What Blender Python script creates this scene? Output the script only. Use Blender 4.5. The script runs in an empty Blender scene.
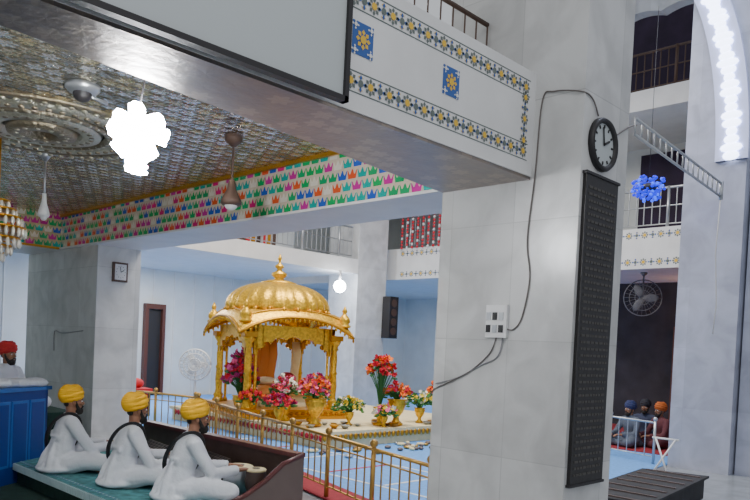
import bpy, math, random
from mathutils import Vector, Matrix
random.seed(7)
H=1.75
sc=bpy.context.scene
# ---------------- materials ----------------
MATS={}
def mat(name,col,rough=.6,metal=0,emit=0,noise=0,bump=0,nscale=8,bdist=.02,ecol=None):
    if name in MATS: return MATS[name]
    m=bpy.data.materials.new(name); m.use_nodes=True
    nt=m.node_tree; b=nt.nodes['Principled BSDF']
    c=(*col,1)
    b.inputs['Base Color'].default_value=c
    b.inputs['Roughness'].default_value=rough
    b.inputs['Metallic'].default_value=metal
    if emit:
        b.inputs['Emission Color'].default_value=(*ecol,1) if ecol else c
        b.inputs['Emission Strength'].default_value=emit
    if noise or bump:
        g=nt.nodes.new('ShaderNodeNewGeometry')
        n=nt.nodes.new('ShaderNodeTexNoise'); n.inputs['Scale'].default_value=nscale; n.inputs['Detail'].default_value=4
        nt.links.new(g.outputs['Position'],n.inputs['Vector'])
        if noise:
            r=nt.nodes.new('ShaderNodeValToRGB')
            r.color_ramp.elements[0].position=.3; r.color_ramp.elements[1].position=.7
            r.color_ramp.elements[0].color=(*[max(0,x*(1-noise)) for x in col],1)
            r.color_ramp.elements[1].color=(*[min(1,x*(1+noise*.6)) for x in col],1)
            nt.links.new(n.outputs['Fac'],r.inputs['Fac']); nt.links.new(r.outputs['Color'],b.inputs['Base Color'])
        if bump:
            bp=nt.nodes.new('ShaderNodeBump'); bp.inputs['Strength'].default_value=bump; bp.inputs['Distance'].default_value=bdist
            nt.links.new(n.outputs['Fac'],bp.inputs['Height']); nt.links.new(bp.outputs['Normal'],b.inputs['Normal'])
    MATS[name]=m; return m
def nmath(nt,op,a,b=None,c=None):
    n=nt.nodes.new('ShaderNodeMath'); n.operation=op
    for i,x in enumerate((a,b,c)):
        if x is None: continue
        if isinstance(x,(int,float)): n.inputs[i].default_value=x
        else: nt.links.new(x,n.inputs[i])
    return n.outputs[0]
def marble(name,col,tw=.62,th=.93,joint=.75,rough=.25):
    m=bpy.data.materials.new(name); m.use_nodes=True; nt=m.node_tree; b=nt.nodes['Principled BSDF']
    g=nt.nodes.new('ShaderNodeNewGeometry'); s=nt.nodes.new('ShaderNodeSeparateXYZ'); nt.links.new(g.outputs['Position'],s.inputs[0])
    u=nmath(nt,'ADD',s.outputs['X'],s.outputs['Y'])
    cb=nt.nodes.new('ShaderNodeCombineXYZ'); nt.links.new(u,cb.inputs[0]); nt.links.new(s.outputs['Z'],cb.inputs[1])
    br=nt.nodes.new('ShaderNodeTexBrick'); br.offset=0; br.inputs['Scale'].default_value=1
    br.inputs['Brick Width'].default_value=tw; br.inputs['Row Height'].default_value=th; br.inputs['Mortar Size'].default_value=.004
    br.inputs['Color1'].default_value=(*col,1); br.inputs['Color2'].default_value=(*[c*.84 for c in col],1)
    br.inputs['Mortar'].default_value=(*[c*joint for c in col],1)
    nt.links.new(cb.outputs[0],br.inputs['Vector'])
    n=nt.nodes.new('ShaderNodeTexNoise'); n.inputs['Scale'].default_value=2.6; n.inputs['Detail'].default_value=9; n.inputs['Distortion'].default_value=.6
    nt.links.new(g.outputs['Position'],n.inputs['Vector'])
    r=nt.nodes.new('ShaderNodeValToRGB'); r.color_ramp.elements[0].position=.35; r.color_ramp.elements[1].position=.62
    r.color_ramp.elements[0].color=(.8,.8,.8,1); r.color_ramp.elements[1].color=(1,1,1,1)
    nt.links.new(n.outputs['Fac'],r.inputs['Fac'])
    mx=nt.nodes.new('ShaderNodeMix'); mx.data_type='RGBA'; mx.blend_type='MULTIPLY'; mx.inputs['Factor'].default_value=1
    nt.links.new(br.outputs['Color'],mx.inputs['A']); nt.links.new(r.outputs['Color'],mx.inputs['B'])
    nt.links.new(mx.outputs['Result'],b.inputs['Base Color']); b.inputs['Roughness'].default_value=rough
    return m
def cellmat(name,cols,cell,base,axis='YZ',metal=.6,rough=.3,kind='crown',bump=.6,lim=.43,rowh=1,mratio=0):
    m=bpy.data.materials.new(name); m.use_nodes=True; nt=m.node_tree; b=nt.nodes['Principled BSDF']
    g=nt.nodes.new('ShaderNodeNewGeometry'); s=nt.nodes.new('ShaderNodeSeparateXYZ'); nt.links.new(g.outputs['Position'],s.inputs[0])
    A,C=axis
    u=nmath(nt,'DIVIDE',s.outputs[A],cell); v=nmath(nt,'DIVIDE',s.outputs[C],cell*rowh)
    row=nmath(nt,'FLOOR',v)
    u=nmath(nt,'ADD',u,nmath(nt,'MULTIPLY',row,.5))
    cu=nmath(nt,'FLOOR',u)
    fu=nmath(nt,'ABSOLUTE',nmath(nt,'SUBTRACT',nmath(nt,'FRACT',u),.5)); fv=nmath(nt,'SUBTRACT',nmath(nt,'FRACT',v),.5)
    if kind=='crown':
        sp=nmath(nt,'MULTIPLY',nmath(nt,'ADD',nmath(nt,'COSINE',nmath(nt,'MULTIPLY',fu,4*math.pi*1.08)),1),.2)
        top=nmath(nt,'ADD',sp,nmath(nt,'MULTIPLY',fu,-.15))
        q1=nmath(nt,'SUBTRACT',fv,top)
        q2=nmath(nt,'SUBTRACT',nmath(nt,'MULTIPLY',fv,-1),.42)
        q3=nmath(nt,'SUBTRACT',nmath(nt,'SUBTRACT',fu,.44),nmath(nt,'MULTIPLY',fv,.15))
        q=nmath(nt,'ADD',nmath(nt,'MAXIMUM',nmath(nt,'MAXIMUM',q1,q2),q3),lim)
    else:
        av=nmath(nt,'ABSOLUTE',fv)
        q=nmath(nt,'ADD',nmath(nt,'MULTIPLY',fu,fu),nmath(nt,'MULTIPLY',av,av)); q=nmath(nt,'SQRT',q)
        ang=nmath(nt,'ARCTAN2',fv,fu)
        q=nmath(nt,'ADD',q,nmath(nt,'MULTIPLY',nmath(nt,'COSINE',nmath(nt,'MULTIPLY',ang,6)),.09))
    mask=nmath(nt,'LESS_THAN',q,lim)
    cb=nt.nodes.new('ShaderNodeCombineXYZ'); nt.links.new(cu,cb.inputs[0]); nt.links.new(row,cb.inputs[1])
    wn=nt.nodes.new('ShaderNodeTexWhiteNoise'); wn.noise_dimensions='2D'; nt.links.new(cb.outputs[0],wn.inputs['Vector'])
    r=nt.nodes.new('ShaderNodeValToRGB'); r.color_ramp.interpolation='CONSTANT'
    el=r.color_ramp.elements
    while len(el)<len(cols): el.new(.5)
    for i,c in enumerate(cols):
        el[i].position=i/len(cols); el[i].color=(*c,1)
    nt.links.new(wn.outputs['Value'],r.inputs['Fac'])
    mx=nt.nodes.new('ShaderNodeMix'); mx.data_type='RGBA'; nt.links.new(mask,mx.inputs['Factor'])
    mx.inputs['A'].default_value=(*base,1); nt.links.new(r.outputs['Color'],mx.inputs['B'])
    nt.links.new(mx.outputs['Result'],b.inputs['Base Color'])
    b.inputs['Metallic'].default_value=metal; b.inputs['Roughness'].default_value=rough
    bp=nt.nodes.new('ShaderNodeBump'); bp.inputs['Strength'].default_value=bump; bp.inputs['Distance'].default_value=.02
    bh=nmath(nt,'ADD',q,nmath(nt,'MULTIPLY',wn.outputs['Value'],.2))
    if kind!='crown':
        n=nt.nodes.new('ShaderNodeTexNoise'); n.inputs['Scale'].default_value=22; nt.links.new(g.outputs['Position'],n.inputs['Vector'])
        bh=nmath(nt,'ADD',bh,nmath(nt,'MULTIPLY',n.outputs['Fac'],.8))
    nt.links.new(bh,bp.inputs['Height']); nt.links.new(bp.outputs['Normal'],b.inputs['Normal'])
    return m
# ---------------- builder ----------------
class B:
    def __init__(s): s.v=[];s.f=[];s.mi=[];s.sm=[];s.mats=[]
    def add(s,vs,fs,m,smooth=False):
        if m not in s.mats: s.mats.append(m)
        k=s.mats.index(m); o=len(s.v)
        s.v+= [Vector(x) for x in vs]
        for f in fs: s.f.append([o+i for i in f]); s.mi.append(k); s.sm.append(smooth)
    def box(s,x0,x1,y0,y1,z0,z1,m,M=None):
        vs=[(x,y,z) for x in(x0,x1) for y in(y0,y1) for z in(z0,z1)]
        if M: vs=[M@Vector(v) for v in vs]
        s.add(vs,[(0,1,3,2),(4,6,7,5),(0,4,5,1),(2,3,7,6),(0,2,6,4),(1,5,7,3)],m)
    def cbox(s,c,d,m,rz=0,R=None):
        M=Matrix.Translation(c)@(R if R else Matrix.Rotation(rz,4,'Z'))
        s.box(-d[0]/2,d[0]/2,-d[1]/2,d[1]/2,-d[2]/2,d[2]/2,m,M)
    def prism(s,poly,z0,z1,m):
        n=len(poly); vs=[(x,y,z0) for x,y in poly]+[(x,y,z1) for x,y in poly]
        s.add(vs,[tuple(range(n))[::-1],tuple(range(n,2*n))]+[(i,(i+1)%n,n+(i+1)%n,n+i) for i in range(n)],m)
    def tube(s,pts,rad,m,n=8,ref=None,smooth=True,caps=True):
        pts=[Vector(p) for p in pts]; K=len(pts)
        if not isinstance(rad,(list,)): rad=[rad]*K
        rad=[r if isinstance(r,tuple) else (r,r) for r in rad]
        T=[]
        for i in range(K):
            a=pts[max(0,i-1)];c=pts[min(K-1,i+1)]; t=(c-a); T.append(t.normalized() if t.length>1e-9 else Vector((0,0,1)))
        r0=Vector(ref) if ref else (Vector((0,0,1)) if abs(T[0].z)<.9 else Vector((0,1,0)))
        N=(r0-T[0]*r0.dot(T[0])).normalized()
        vs=[]
        for i in range(K):
            N=(N-T[i]*N.dot(T[i])).normalized(); Bn=T[i].cross(N)
            for j in range(n):
                a=2*math.pi*j/n
                vs.append(pts[i]+N*math.cos(a)*rad[i][0]+Bn*math.sin(a)*rad[i][1])
        fs=[(i*n+j,i*n+(j+1)%n,(i+1)*n+(j+1)%n,(i+1)*n+j) for i in range(K-1) for j in range(n)]
        if caps: fs.append(tuple(range(n))[::-1]); fs.append(tuple((K-1)*n+j for j in range(n)))
        s.add(vs,fs,m,smooth)
    def lathe(s,c,prof,m,n=24,M=None,flute=0,nf=0,smooth=True):
        c=Vector(c); vs=[]
        for (r,z) in prof:
            for j in range(n):
                a=2*math.pi*j/n; rr=r*(1+(flute*abs(math.sin(nf*a/2)) if flute else 0))
                p=Vector((rr*math.cos(a),rr*math.sin(a),z)); 
                if M: p=M@p
                vs.append(c+p)
        K=len(prof)
        fs=[(i*n+j,i*n+(j+1)%n,(i+1)*n+(j+1)%n,(i+1)*n+j) for i in range(K-1) for j in range(n)]
        fs.append(tuple(range(n))[::-1]); fs.append(tuple((K-1)*n+j for j in range(n)))
        s.add(vs,fs,m,smooth)
    def ell(s,c,r,m,nu=12,nv=8,M=None):
        if not isinstance(r,tuple): r=(r,r,r)
        c=Vector(c); vs=[];fs=[]
        for i in range(nv+1):
            t=math.pi*i/nv
            t=min(max(t,.02),math.pi-.02)
            for j in range(nu):
                a=2*math.pi*j/nu
                p=Vector((r[0]*math.sin(t)*math.cos(a),r[1]*math.sin(t)*math.sin(a),-r[2]*math.cos(t)))
                if M: p=M@p
                vs.append(c+p)
        fs=[(i*nu+j,i*nu+(j+1)%nu,(i+1)*nu+(j+1)%nu,(i+1)*nu+j) for i in range(nv) for j in range(nu)]
        fs.append(tuple(range(nu))[::-1]); fs.append(tuple(nv*nu+j for j in range(nu)))
        s.add(vs,fs,m,True)
    def obj(s,name,parent=None,remesh=None,smooth=0,loc=None):
        import bmesh
        me=bpy.data.meshes.new(name); 
        off=Vector((0,0,0))
        if parent is None:
            xs=[v.x for v in s.v];ys=[v.y for v in s.v];zs=[v.z for v in s.v]
            off=Vector(((min(xs)+max(xs))/2,(min(ys)+max(ys))/2,min(zs)))
        me.from_pydata([tuple(v-off) for v in s.v],[],s.f)
        for m in s.mats: me.materials.append(m)
        for i,p in enumerate(me.polygons): p.material_index=s.mi[i]; p.use_smooth=s.sm[i]
        bm=bmesh.new(); bm.from_mesh(me); bmesh.ops.recalc_face_normals(bm,faces=bm.faces); bm.to_mesh(me); bm.free()
        o=bpy.data.objects.new(name,me); sc.collection.objects.link(o); o.location=off
        if parent: o.parent=parent
        if remesh:
            r=o.modifiers.new('r','REMESH'); r.mode='VOXEL'; r.voxel_size=remesh; r.use_smooth_shade=True
            if smooth:
                q=o.modifiers.new('s','SMOOTH'); q.iterations=smooth; q.factor=.5
        return o
def empty(name,loc=(0,0,0),rz=0,scale=1):
    e=bpy.data.objects.new(name,None); sc.collection.objects.link(e); e.location=loc; e.rotation_euler=(0,0,rz); e.scale=(scale,)*3 if not isinstance(scale,tuple) else scale; e.empty_display_size=.1
    return e
# palette
M_marble=marble('marble_white',(.71,.71,.70))
M_marble2=marble('marble_far',(.70,.72,.75),1.2,1.0,.85)
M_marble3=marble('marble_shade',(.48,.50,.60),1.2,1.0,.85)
M_white=mat('paint_white',(.78,.78,.78),.5,noise=.06,nscale=3)
M_wall=mat('wall_paint',(.72,.75,.75),.6,noise=.08,nscale=1.5)
M_gold=mat('gold',(.95,.50,.035),.3,.7,noise=.35,bump=.7,nscale=22)
M_gold2=mat('gold_dark',(.62,.30,.02),.35,.7,bump=.4,nscale=40)
M_brass=mat('brass',(.50,.29,.07),.35,.6)
M_steel=mat('steel',(.5,.52,.55),.35,.8)
M_dark=mat('dark',(.02,.018,.02),.5)
M_brown=mat('brown_metal',(.09,.05,.035),.5)
M_blue=mat('carpet_blue',(.14,.36,.78),.8,noise=.15,nscale=20)
M_red=mat('carpet_red',(.30,.02,.03),.9,noise=.2,nscale=15)
M_green=mat('carpet_green',(.012,.045,.035),.95,noise=.3,nscale=12)
M_teal=mat('carpet_teal',(.08,.27,.29),.9,noise=.5,nscale=14)
M_floor=marble('floor_marble',(.4,.43,.46),1,1)
M_cream=mat('cloth_cream',(.85,.72,.42),.8,noise=.1)
M_cloth=mat('cloth_white',(.72,.74,.79),.85,bump=.7,nscale=5,bdist=.05)
M_yel=mat('turban_yellow',(.95,.50,.01),.8)
M_skin=mat('skin',(.30,.14,.08),.55)
M_hair=mat('beard_black',(.02,.017,.015),.8,bump=.8,nscale=80,bdist=.01)
M_eye=mat('eye_white',(.8,.8,.8),.3)
M_wood=mat('wood_brown',(.06,.035,.028),.4,noise=.3,nscale=6)
M_woodg=mat('wood_greybrown',(.16,.12,.11),.35,noise=.15,nscale=3)
M_plastic=mat('plastic_white',(.75,.75,.75),.4)
M_redcloth=mat('cloth_red',(.55,.02,.03),.8)
M_pink=mat('cloth_pink',(.75,.10,.3),.8)
M_glass=mat('screen_grey',(.50,.54,.55),.5)
# ---------------- camera ----------------
cam=bpy.data.cameras.new('camera'); co=bpy.data.objects.new('camera',cam); sc.collection.objects.link(co); sc.camera=co
cam.lens=720/750*36; cam.sensor_width=36; cam.clip_end=200
AZ=44.5; PITCH=-1.4; ROLL=2.75
R=Matrix.Rotation(math.radians(AZ-90),4,'Z')@Matrix.Rotation(math.radians(90+PITCH),4,'X')@Matrix.Rotation(math.radians(ROLL),4,'Z')
co.matrix_world=Matrix.Translation((0,0,H))@R
cam.shift_y=(98+720*math.tan(math.radians(-PITCH)))/750
# ---------------- shell ----------------
ZS=H+1.36
b=B(); b.box(-8,26,-8,26,-.12,0,M_floor); b.obj('floor')
b=B(); b.box(4.8,5.52,2.7,4.0,0,9,M_marble); b.obj('pillar')
b=B(); b.box(4.8,5.5,10.7,13.5,0,6,M_marble); b.obj('pillar')
M_soffit=cellmat('soffit_metal',[(.30,.25,.22),(.26,.23,.22),(.36,.30,.26)],.16,(.28,.24,.22),'XY',.7,.35,'flower',.12,.4)
M_ceil=cellmat('ceiling_embossed',[(.97,.97,.95),(.75,.68,.5),(.92,.94,.95),(.92,.8,.48),(.45,.44,.4),(.97,.97,.95)],.14,(.40,.35,.24),'XY',.92,.17,'flower',1.0,.42)
cols=[(.75,.01,.2),(.01,.45,.12),(.03,.12,.6),(.85,.8,.7),(.85,.12,.03),(.01,.45,.4),(.65,.03,.35),(.02,.42,.15)]
M_frieze=cellmat('frieze_tiles',cols,.14,(.72,.62,.48),'YZ',.2,.2,'crown',.5,.43,.8)
M_friezeC=cellmat('frieze_tiles_c',cols,.14,(.6,.5,.3),'XZ',.2,.2,'crown',.5,.43,.8)
b=B(); b.prism([(-1,3.12),(4.8,3.12),(4.8,4.0),(-1,3.25)],ZS+.02,H+2.17,M_white); b.prism([(-1,3.13),(4.8,3.13),(4.8,4.0),(-1,3.25)],ZS,ZS+.02,M_soffit); b.obj('beam_front')
b=B(); b.box(4.8,5.5,4.0,10.7,ZS,H+2.17,M_white); b.obj('beam_side')
b=B(); b.box(-6,4.8,12.05,13.4,ZS,H+2.17,M_white); b.obj('beam_far')
b=B(); b.prism([(-6,3.25),(-1,3.25),(4.8,4.0),(4.8,12.05),(-6,12.05)],H+1.92,H+2.02,M_ceil)
M_ring=mat('medallion_metal',(.38,.32,.22),.35,.8,bump=1,nscale=25); M_ring2=mat('medallion_light',(.7,.66,.52),.3,.8,bump=1,nscale=30)
for r0,r1,z,mm in[(1.0,.88,.02,M_ring),(.85,.66,.03,M_ring2),(.64,.56,.045,M_ring),(.54,.34,.04,M_ring2),(.32,.12,.07,M_ring)]:
    b.lathe((2.6,7.1,H+1.92),[(r0,0),(r0-.02,-z),(r1+.02,-z),(r1,0)],mm,40)
for k,(rr,n_) in enumerate([(.94,56),(.75,44),(.6,36),(.44,26),(.22,12)]):
    for i in range(n_):
        a=2*math.pi*i/n_; b.ell((2.6+rr*math.cos(a),7.1+rr*math.sin(a),H+1.885-.01*(k==4)*3),(.03,.03,.015),M_ring2 if k%2==0 else M_ring,8,4)
b.obj('ceiling')
b=B(); b.box(4.76,4.8,4.0,12.05,ZS+.02,H+1.92,M_frieze)
b.box(4.73,4.8,4.0,12.05,ZS,ZS+.025,M_white); b.box(4.73,4.77,4.0,12.05,H+1.88,H+1.92,M_gold2); b.obj('trim_1')
b=B(); b.box(-6,4.76,12.0,12.05,ZS+.02,H+1.92,M_friezeC); b.box(-6,4.76,11.98,12.05,ZS,ZS+.03,M_gold2); b.obj('trim_2')
b=B(); b.box(-8,26,20,20.3,0,11,M_wall)
for i in range(26): b.box(3+.7*i,3.03+.7*i,19.97,20,0,4,M_white)
b.obj('wall_back')
b=B(); b.box(22,22.3,-8,20,0,11,M_wall); b.obj('wall_right')
b=B(); b.box(5.5,14,14.6,20,H+2.05,H+2.45,M_white); b.obj('balcony_slab')
b=B(); b.box(15.6,22,-6,20,H+2.05,H+2.95,M_white); b.box(15.6,22,-6,20,H+5.6,H+6.05,M_white); b.obj('balcony_slab')
b=B(); b.box(14,15.15,14.6,15.8,0,10,M_marble2); b.obj('pillar')
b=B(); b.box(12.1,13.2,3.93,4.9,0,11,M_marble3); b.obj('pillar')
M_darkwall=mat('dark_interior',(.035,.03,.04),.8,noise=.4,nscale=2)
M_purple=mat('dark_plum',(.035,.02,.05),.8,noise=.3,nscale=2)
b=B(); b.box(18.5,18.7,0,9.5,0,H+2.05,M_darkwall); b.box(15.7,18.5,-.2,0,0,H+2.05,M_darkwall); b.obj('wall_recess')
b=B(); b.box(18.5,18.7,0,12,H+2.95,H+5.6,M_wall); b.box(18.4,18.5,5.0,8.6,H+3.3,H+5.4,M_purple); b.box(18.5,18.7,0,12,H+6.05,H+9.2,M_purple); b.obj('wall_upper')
b=B()
M_curt=mat('curtain_teal',(.42,.55,.57),.8)
N=90
vs=[];fs=[]
for i in range(N+1):
    x=-3+7.8*i/N; y=15.6+.05*math.sin(i*2.1)
    vs+=[(x,y,0),(x,y,4.6)]
fs=[(2*i,2*i+2,2*i+3,2*i+1) for i in range(N)]
b.add(vs,fs,M_curt,True); b.obj('curtain')
# ---- rosette motifs
M_my=mat('motif_yellow',(.80,.50,.05),.4); M_mb=mat('motif_blue',(.03,.11,.38),.4); M_mg=mat('motif_grey',(.13,.16,.15),.4)
def rosette(b,c,U,V,Nn,r,c1,c2,k=8):
    c=Vector(c);
    b.add([c+U*r*.42*math.cos(a)+V*r*.42*math.sin(a)+Nn*.006 for a in [i*math.pi/6 for i in range(12)]],[tuple(range(12))],c1)
    for i in range(k):
        a=2*math.pi*i/k; d=U*math.cos(a)+V*math.sin(a); e=U*-math.sin(a)+V*math.cos(a)
        b.add([c+d*r*.4+Nn*.004,c+d*r*.72+e*r*.24+Nn*.004,c+d*r+Nn*.004,c+d*r*.72-e*r*.24+Nn*.004],[(0,1,2,3)],c2)
def motif_row(b,p0,p1,n,r,V,Nn):
    p0=Vector(p0);p1=Vector(p1);U=(p1-p0).normalized()
    for i in range(n+1):
        p=p0.lerp(p1,i/n)
        if i%2==0: rosette(b,p,U,V,Nn,r*1.1,M_my,M_mg)
        else:
            rosette(b,p,U,V,Nn,r*1.05,M_mg,M_mb,4)
            for s in(-1,1):
                q=p+V*s*r*.72; b.add([q-U*r*.5+Nn*.003,q+V*s*r*.3+Nn*.003,q+U*r*.5+Nn*.003],[(0,1,2)],M_my)
Z=Vector((0,0,1)); X=Vector((1,0,0)); Y=Vector((0,1,0))
b=B()
yf=3.12
motif_row(b,(2.2,yf,H+1.55),(4.66,yf,H+1.55),30,.048,Z,-Y)
motif_row(b,(2.2,yf,H+2.03),(4.66,yf,H+2.03),30,.048,Z,-Y)
motif_row(b,(4.66,yf,H+1.63),(4.66,yf,H+1.95),4,.045,X,-Y)
for zz in(1.49,1.61,1.97,2.09): b.box(2.0,4.72,yf-.003,yf,H+zz-.003,H+zz+.003,M_mg)
for x in(2.94,3.77):
    b.box(x-.085,x+.085,yf-.004,yf,H+1.71,H+1.90,M_mb)
    rosette(b,(x,yf-.002,H+1.805),X,Z,-Y,.06,M_my,M_my,8)
    for sx in(-1,1):
        for sz in(-1,1): rosette(b,(x+sx*.065,yf-.002,H+1.805+sz*.072),X,Z,-Y,.03,M_white,M_white,4)
b.obj('trim_3')
b=B()
for z in(2.2,2.8): motif_row(b,(15.6,-2,H+z),(15.6,14.4,H+z),90,.08,Z,-X)
b.obj('trim_4')
# ---- projection screen
b=B(); b.box(-.6,2.72,3.0,3.02,H+1.38,H+3.4,M_glass)
b.box(-.6,2.72,2.98,3.03,H+1.355,H+1.385,M_dark); b.box(2.695,2.725,2.98,3.03,H+1.355,H+3.4,M_dark); b.box(-.6,2.72,2.97,3.05,H+3.4,H+3.5,M_dark)
b.obj('projection_screen')
# ---- railing builder
def railing(b,p0,p1,h,step,m,r=.012,mids=(.15,),post=None,nb=6,rt=.02,ball=True,mp=None):
    p0=Vector(p0);p1=Vector(p1); L=(p1-p0).length; n=max(1,int(L/step))
    b.tube([p0+Z*h,p1+Z*h],rt,m,6)
    for q in mids: b.tube([p0+Z*q,p1+Z*q],r,m,6)
    for i in range(n+1):
        p=p0.lerp(p1,i/n)
        if post and i%post==0:
            b.tube([p,p+Z*(h+.03)],rt*1.3,mp or m,8)
            if ball: b.ell(p+Z*(h+.06),rt*2.2,m,8,6)
        else: b.tube([p+Z*(mids[0] if mids else 0),p+Z*h],r,m,nb,caps=False)
b=B(); z=H+2.17
railing(b,(3.3,3.6,z),(4.78,3.6,z),.5,.14,M_brown,.009,(.1,.3),None,4,.02); b.obj('balcony_railing')
b=B(); railing(b,(15.8,-2,H+2.95),(15.8,14.5,H+2.95),.9,.18,M_steel,.015,(.1,.5),6,4,.03,False); 
railing(b,(15.8,-2,H+6.05),(15.8,14.5,H+6.05),.9,.18,M_brown,.015,(.1,.5),6,4,.03,False); b.obj('balcony_railing')
b=B(); railing(b,(5.6,14.8,H+2.45),(13.9,14.8,H+2.45),.9,.16,M_steel,.014,(.1,.5),8,4,.03,False)
for i in range(12):
    x=9.5+i*.16; b.box(x,x+.1,14.95,15.0,H+2.5,H+3.0+.1*(i%3),[M_redcloth,M_gold2,M_brown][i%3])
b.obj('balcony_railing')
b=B(); b.box(5.6,14,17.5,17.6,H+2.45,H+6,M_wall); b.box(8.6,9.9,17.44,17.5,H+2.45,H+4.6,M_brown); b.box(11,12.2,17.44,17.5,H+2.45,H+4.6,M_brown); b.obj('wall_gallery')
b=B(); M_gar=mat('garland_red',(.6,.03,.05),.7)
for i in range(22):
    y=14.4-i*.2
    for k in range(12):
        b.ell((15.53,y,H+3.95-.09*k),(.035,.04,.04),M_gar if (k+i)%4 else M_white,6,5)
b.box(15.5,15.56,9,14.5,H+3.95,H+4.05,M_white)
b.obj('balcony_garlands')
# ---- cusped arch panel
def arch(b,c,U,half,zs,rise,zt,thick,m,k=7,cusp=.12,n=56):
    c=Vector(c); U=Vector(U).normalized(); W=Vector((-U.y,U.x,0))
    rows=[]
    for i in range(n+1):
        t=math.pi*i/n; f=1-cusp*(1-abs(math.sin(k*t/1.0)))
        rows.append((-math.cos(t)*half*(f if 0<i<n else 1),zs+math.sin(t)*rise*f))
    vs=[]
    for (s,z) in rows:
        for w in(-thick/2,thick/2):
            vs.append(c+U*s+W*w+Z*z); vs.append(c+U*s+W*w+Z*zt)
    fs=[]
    for i in range(n):
        o=4*i; q=o+4
        fs+=[(o,q,q+1,o+1),(o+2,o+3,q+3,q+2),(o,o+2,q+2,q),(o+1,q+1,q+3,o+3)]
    b.add(vs,fs,m)
b=B(); 
arch(b,(15.7,7.0,0),(0,1,0),1.9,H+6.75,1.1,H+10,.3,M_marble2,4,.14)
b.box(15.55,15.85,4.2,5.1,H+6.05,H+10,M_marble2); b.box(15.55,15.85,8.9,9.8,H+6.05,H+10,M_marble2)
b.obj('cusped_arch')
b=B(); b.box(15.55,15.85,9.6,10.6,H+2.95,H+6,M_marble2); b.box(15.55,15.85,4.4,5.2,H+2.95,H+6,M_marble2); b.obj('pillar')
M_ledwash=mat('led_wash_white',(.66,.74,1),.4,emit=7)  # glowing blobs stand in for LED light washed along the arch
M_ledhalo=mat('led_halo_violet',(.62,.66,.9),.5)  # violet halo around the LED light, put into the band colour
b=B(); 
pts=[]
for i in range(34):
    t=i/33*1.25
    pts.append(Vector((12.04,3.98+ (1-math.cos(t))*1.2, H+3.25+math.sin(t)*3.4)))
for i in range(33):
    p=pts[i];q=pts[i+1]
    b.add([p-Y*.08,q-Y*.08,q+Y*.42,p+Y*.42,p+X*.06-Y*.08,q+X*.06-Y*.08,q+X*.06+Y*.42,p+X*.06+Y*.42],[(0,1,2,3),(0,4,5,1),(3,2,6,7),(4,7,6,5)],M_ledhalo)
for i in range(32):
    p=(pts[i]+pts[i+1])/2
    b.ell(p+Y*.17-X*.02,(.03,.13+.045*math.sin(i*1.7),.075),M_ledwash,10,6)
b.obj('led_wash_band')
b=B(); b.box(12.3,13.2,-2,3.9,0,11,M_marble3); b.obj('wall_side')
b=B()
a0=Vector((5.55,2.66,H+1.94)); a1=Vector((7.5,2.66,H+1.80))
b.tube([a0,a1],.012,M_steel,6); b.tube([a0-Z*.13,a1-Z*.13],.012,M_steel,6)
for i in range(17):
    p=a0.lerp(a1,i/16); b.tube([p,p-Z*.13],.008,M_steel,4)
b.tube([a1+Z*.02,a1-Z*.16],.02,M_steel,6)
b.tube([a1-Z*.13,a1+Vector((-.05,0,-.7)),a1+Vector((.05,0,-1.2)),a1+Vector((0,0,-1.5))],.006,M_plastic,5)
b.obj('wall_bracket_rail')
M_bled=mat('led_blue',(.0,.0,.2),.4,emit=1.3,ecol=(0,.005,1))
M_bled2=mat('led_blue_pale',(.0,.02,.3),.4,emit=2.2,ecol=(.02,.08,1))
b=B(); c=Vector((10.9,4.95,H+2.68))
for i in range(150):
    a=random.uniform(0,6.28);r=math.sqrt(random.random())*.34;p=c+Vector((.7*math.cos(a)*r,-.7*math.sin(a)*r,random.uniform(-.24,.24)*(1-r*1.5)))
    b.ell(p,.026,M_bled if i%5 else M_bled2,6,4)
b.tube([c,c+Z*2.8],.004,M_dark,5); b.ell(c,(.12,.12,.08),M_dark)
b.obj('blue_pendant_light')
# ---- pillar fittings
def disc(b,c,r,th,Nn,m,n=32):
    Nn=Vector(Nn); M=Nn.to_track_quat('Z','Y').to_matrix().to_4x4()
    b.lathe(c,[(r,0),(r,th)],m,n,M,smooth=False)
def clock(name,c,r,Nn,U,rim):
    b=B(); c=Vector(c);Nn=Vector(Nn);U=Vector(U)
    M=Nn.to_track_quat('Z','Y').to_matrix().to_4x4()
    b.lathe(c,[(r,0),(r,.03),(r*.93,.05),(r*.8,.035),(r*.8,.0)],rim,36,M)
    disc(b,c,r*.83,.02,Nn,M_glass)
    for i in range(12):
        a=math.pi*i/6; d=U*math.sin(a)+Z*math.cos(a)
        b.tube([c+Nn*.022+d*r*.62,c+Nn*.022+d*r*.74],.008*r/.2,M_dark,4)
    b.tube([c+Nn*.028,c+Nn*.028+(U*.5+Z*.25)*r*.8],.009*r/.2,M_dark,4); b.tube([c+Nn*.028,c+Nn*.028+(U*-.1+Z*.65)*r],.006*r/.2,M_dark,4)
    return b.obj(name)
clock('wall_clock',(5.08,2.7,H+1.62),.20,(0,-1,0),(1,0,0),M_dark)
b=B(); cx,cz=5.15,H+.98
b.box(cx-.12,cx+.12,10.66,10.7,cz-.15,cz+.15,M_brown); b.box(cx-.09,cx+.09,10.65,10.66,cz-.12,cz+.12,M_plastic)
b.tube([(cx,10.645,cz),(cx+.05,10.645,cz+.03)],.006,M_dark,4); b.tube([(cx,10.645,cz),(cx-.01,10.645,cz+.08)],.005,M_dark,4)
for i in range(12):
    a=math.pi*i/6; b.ell((cx+.07*math.sin(a),10.648,cz+.09*math.cos(a)),(.006,.003,.006),M_dark,6,4)
b.obj('wall_clock')
M_plq=mat('granite_dark',(.022,.02,.02),.5,noise=.3,nscale=30); M_txt=mat('engraved_text',(.075,.07,.065),.7)
b=B(); b.box(4.84,5.34,2.67,2.7,H-.95,H+1.36,M_plq)
zz=H+1.27
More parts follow.
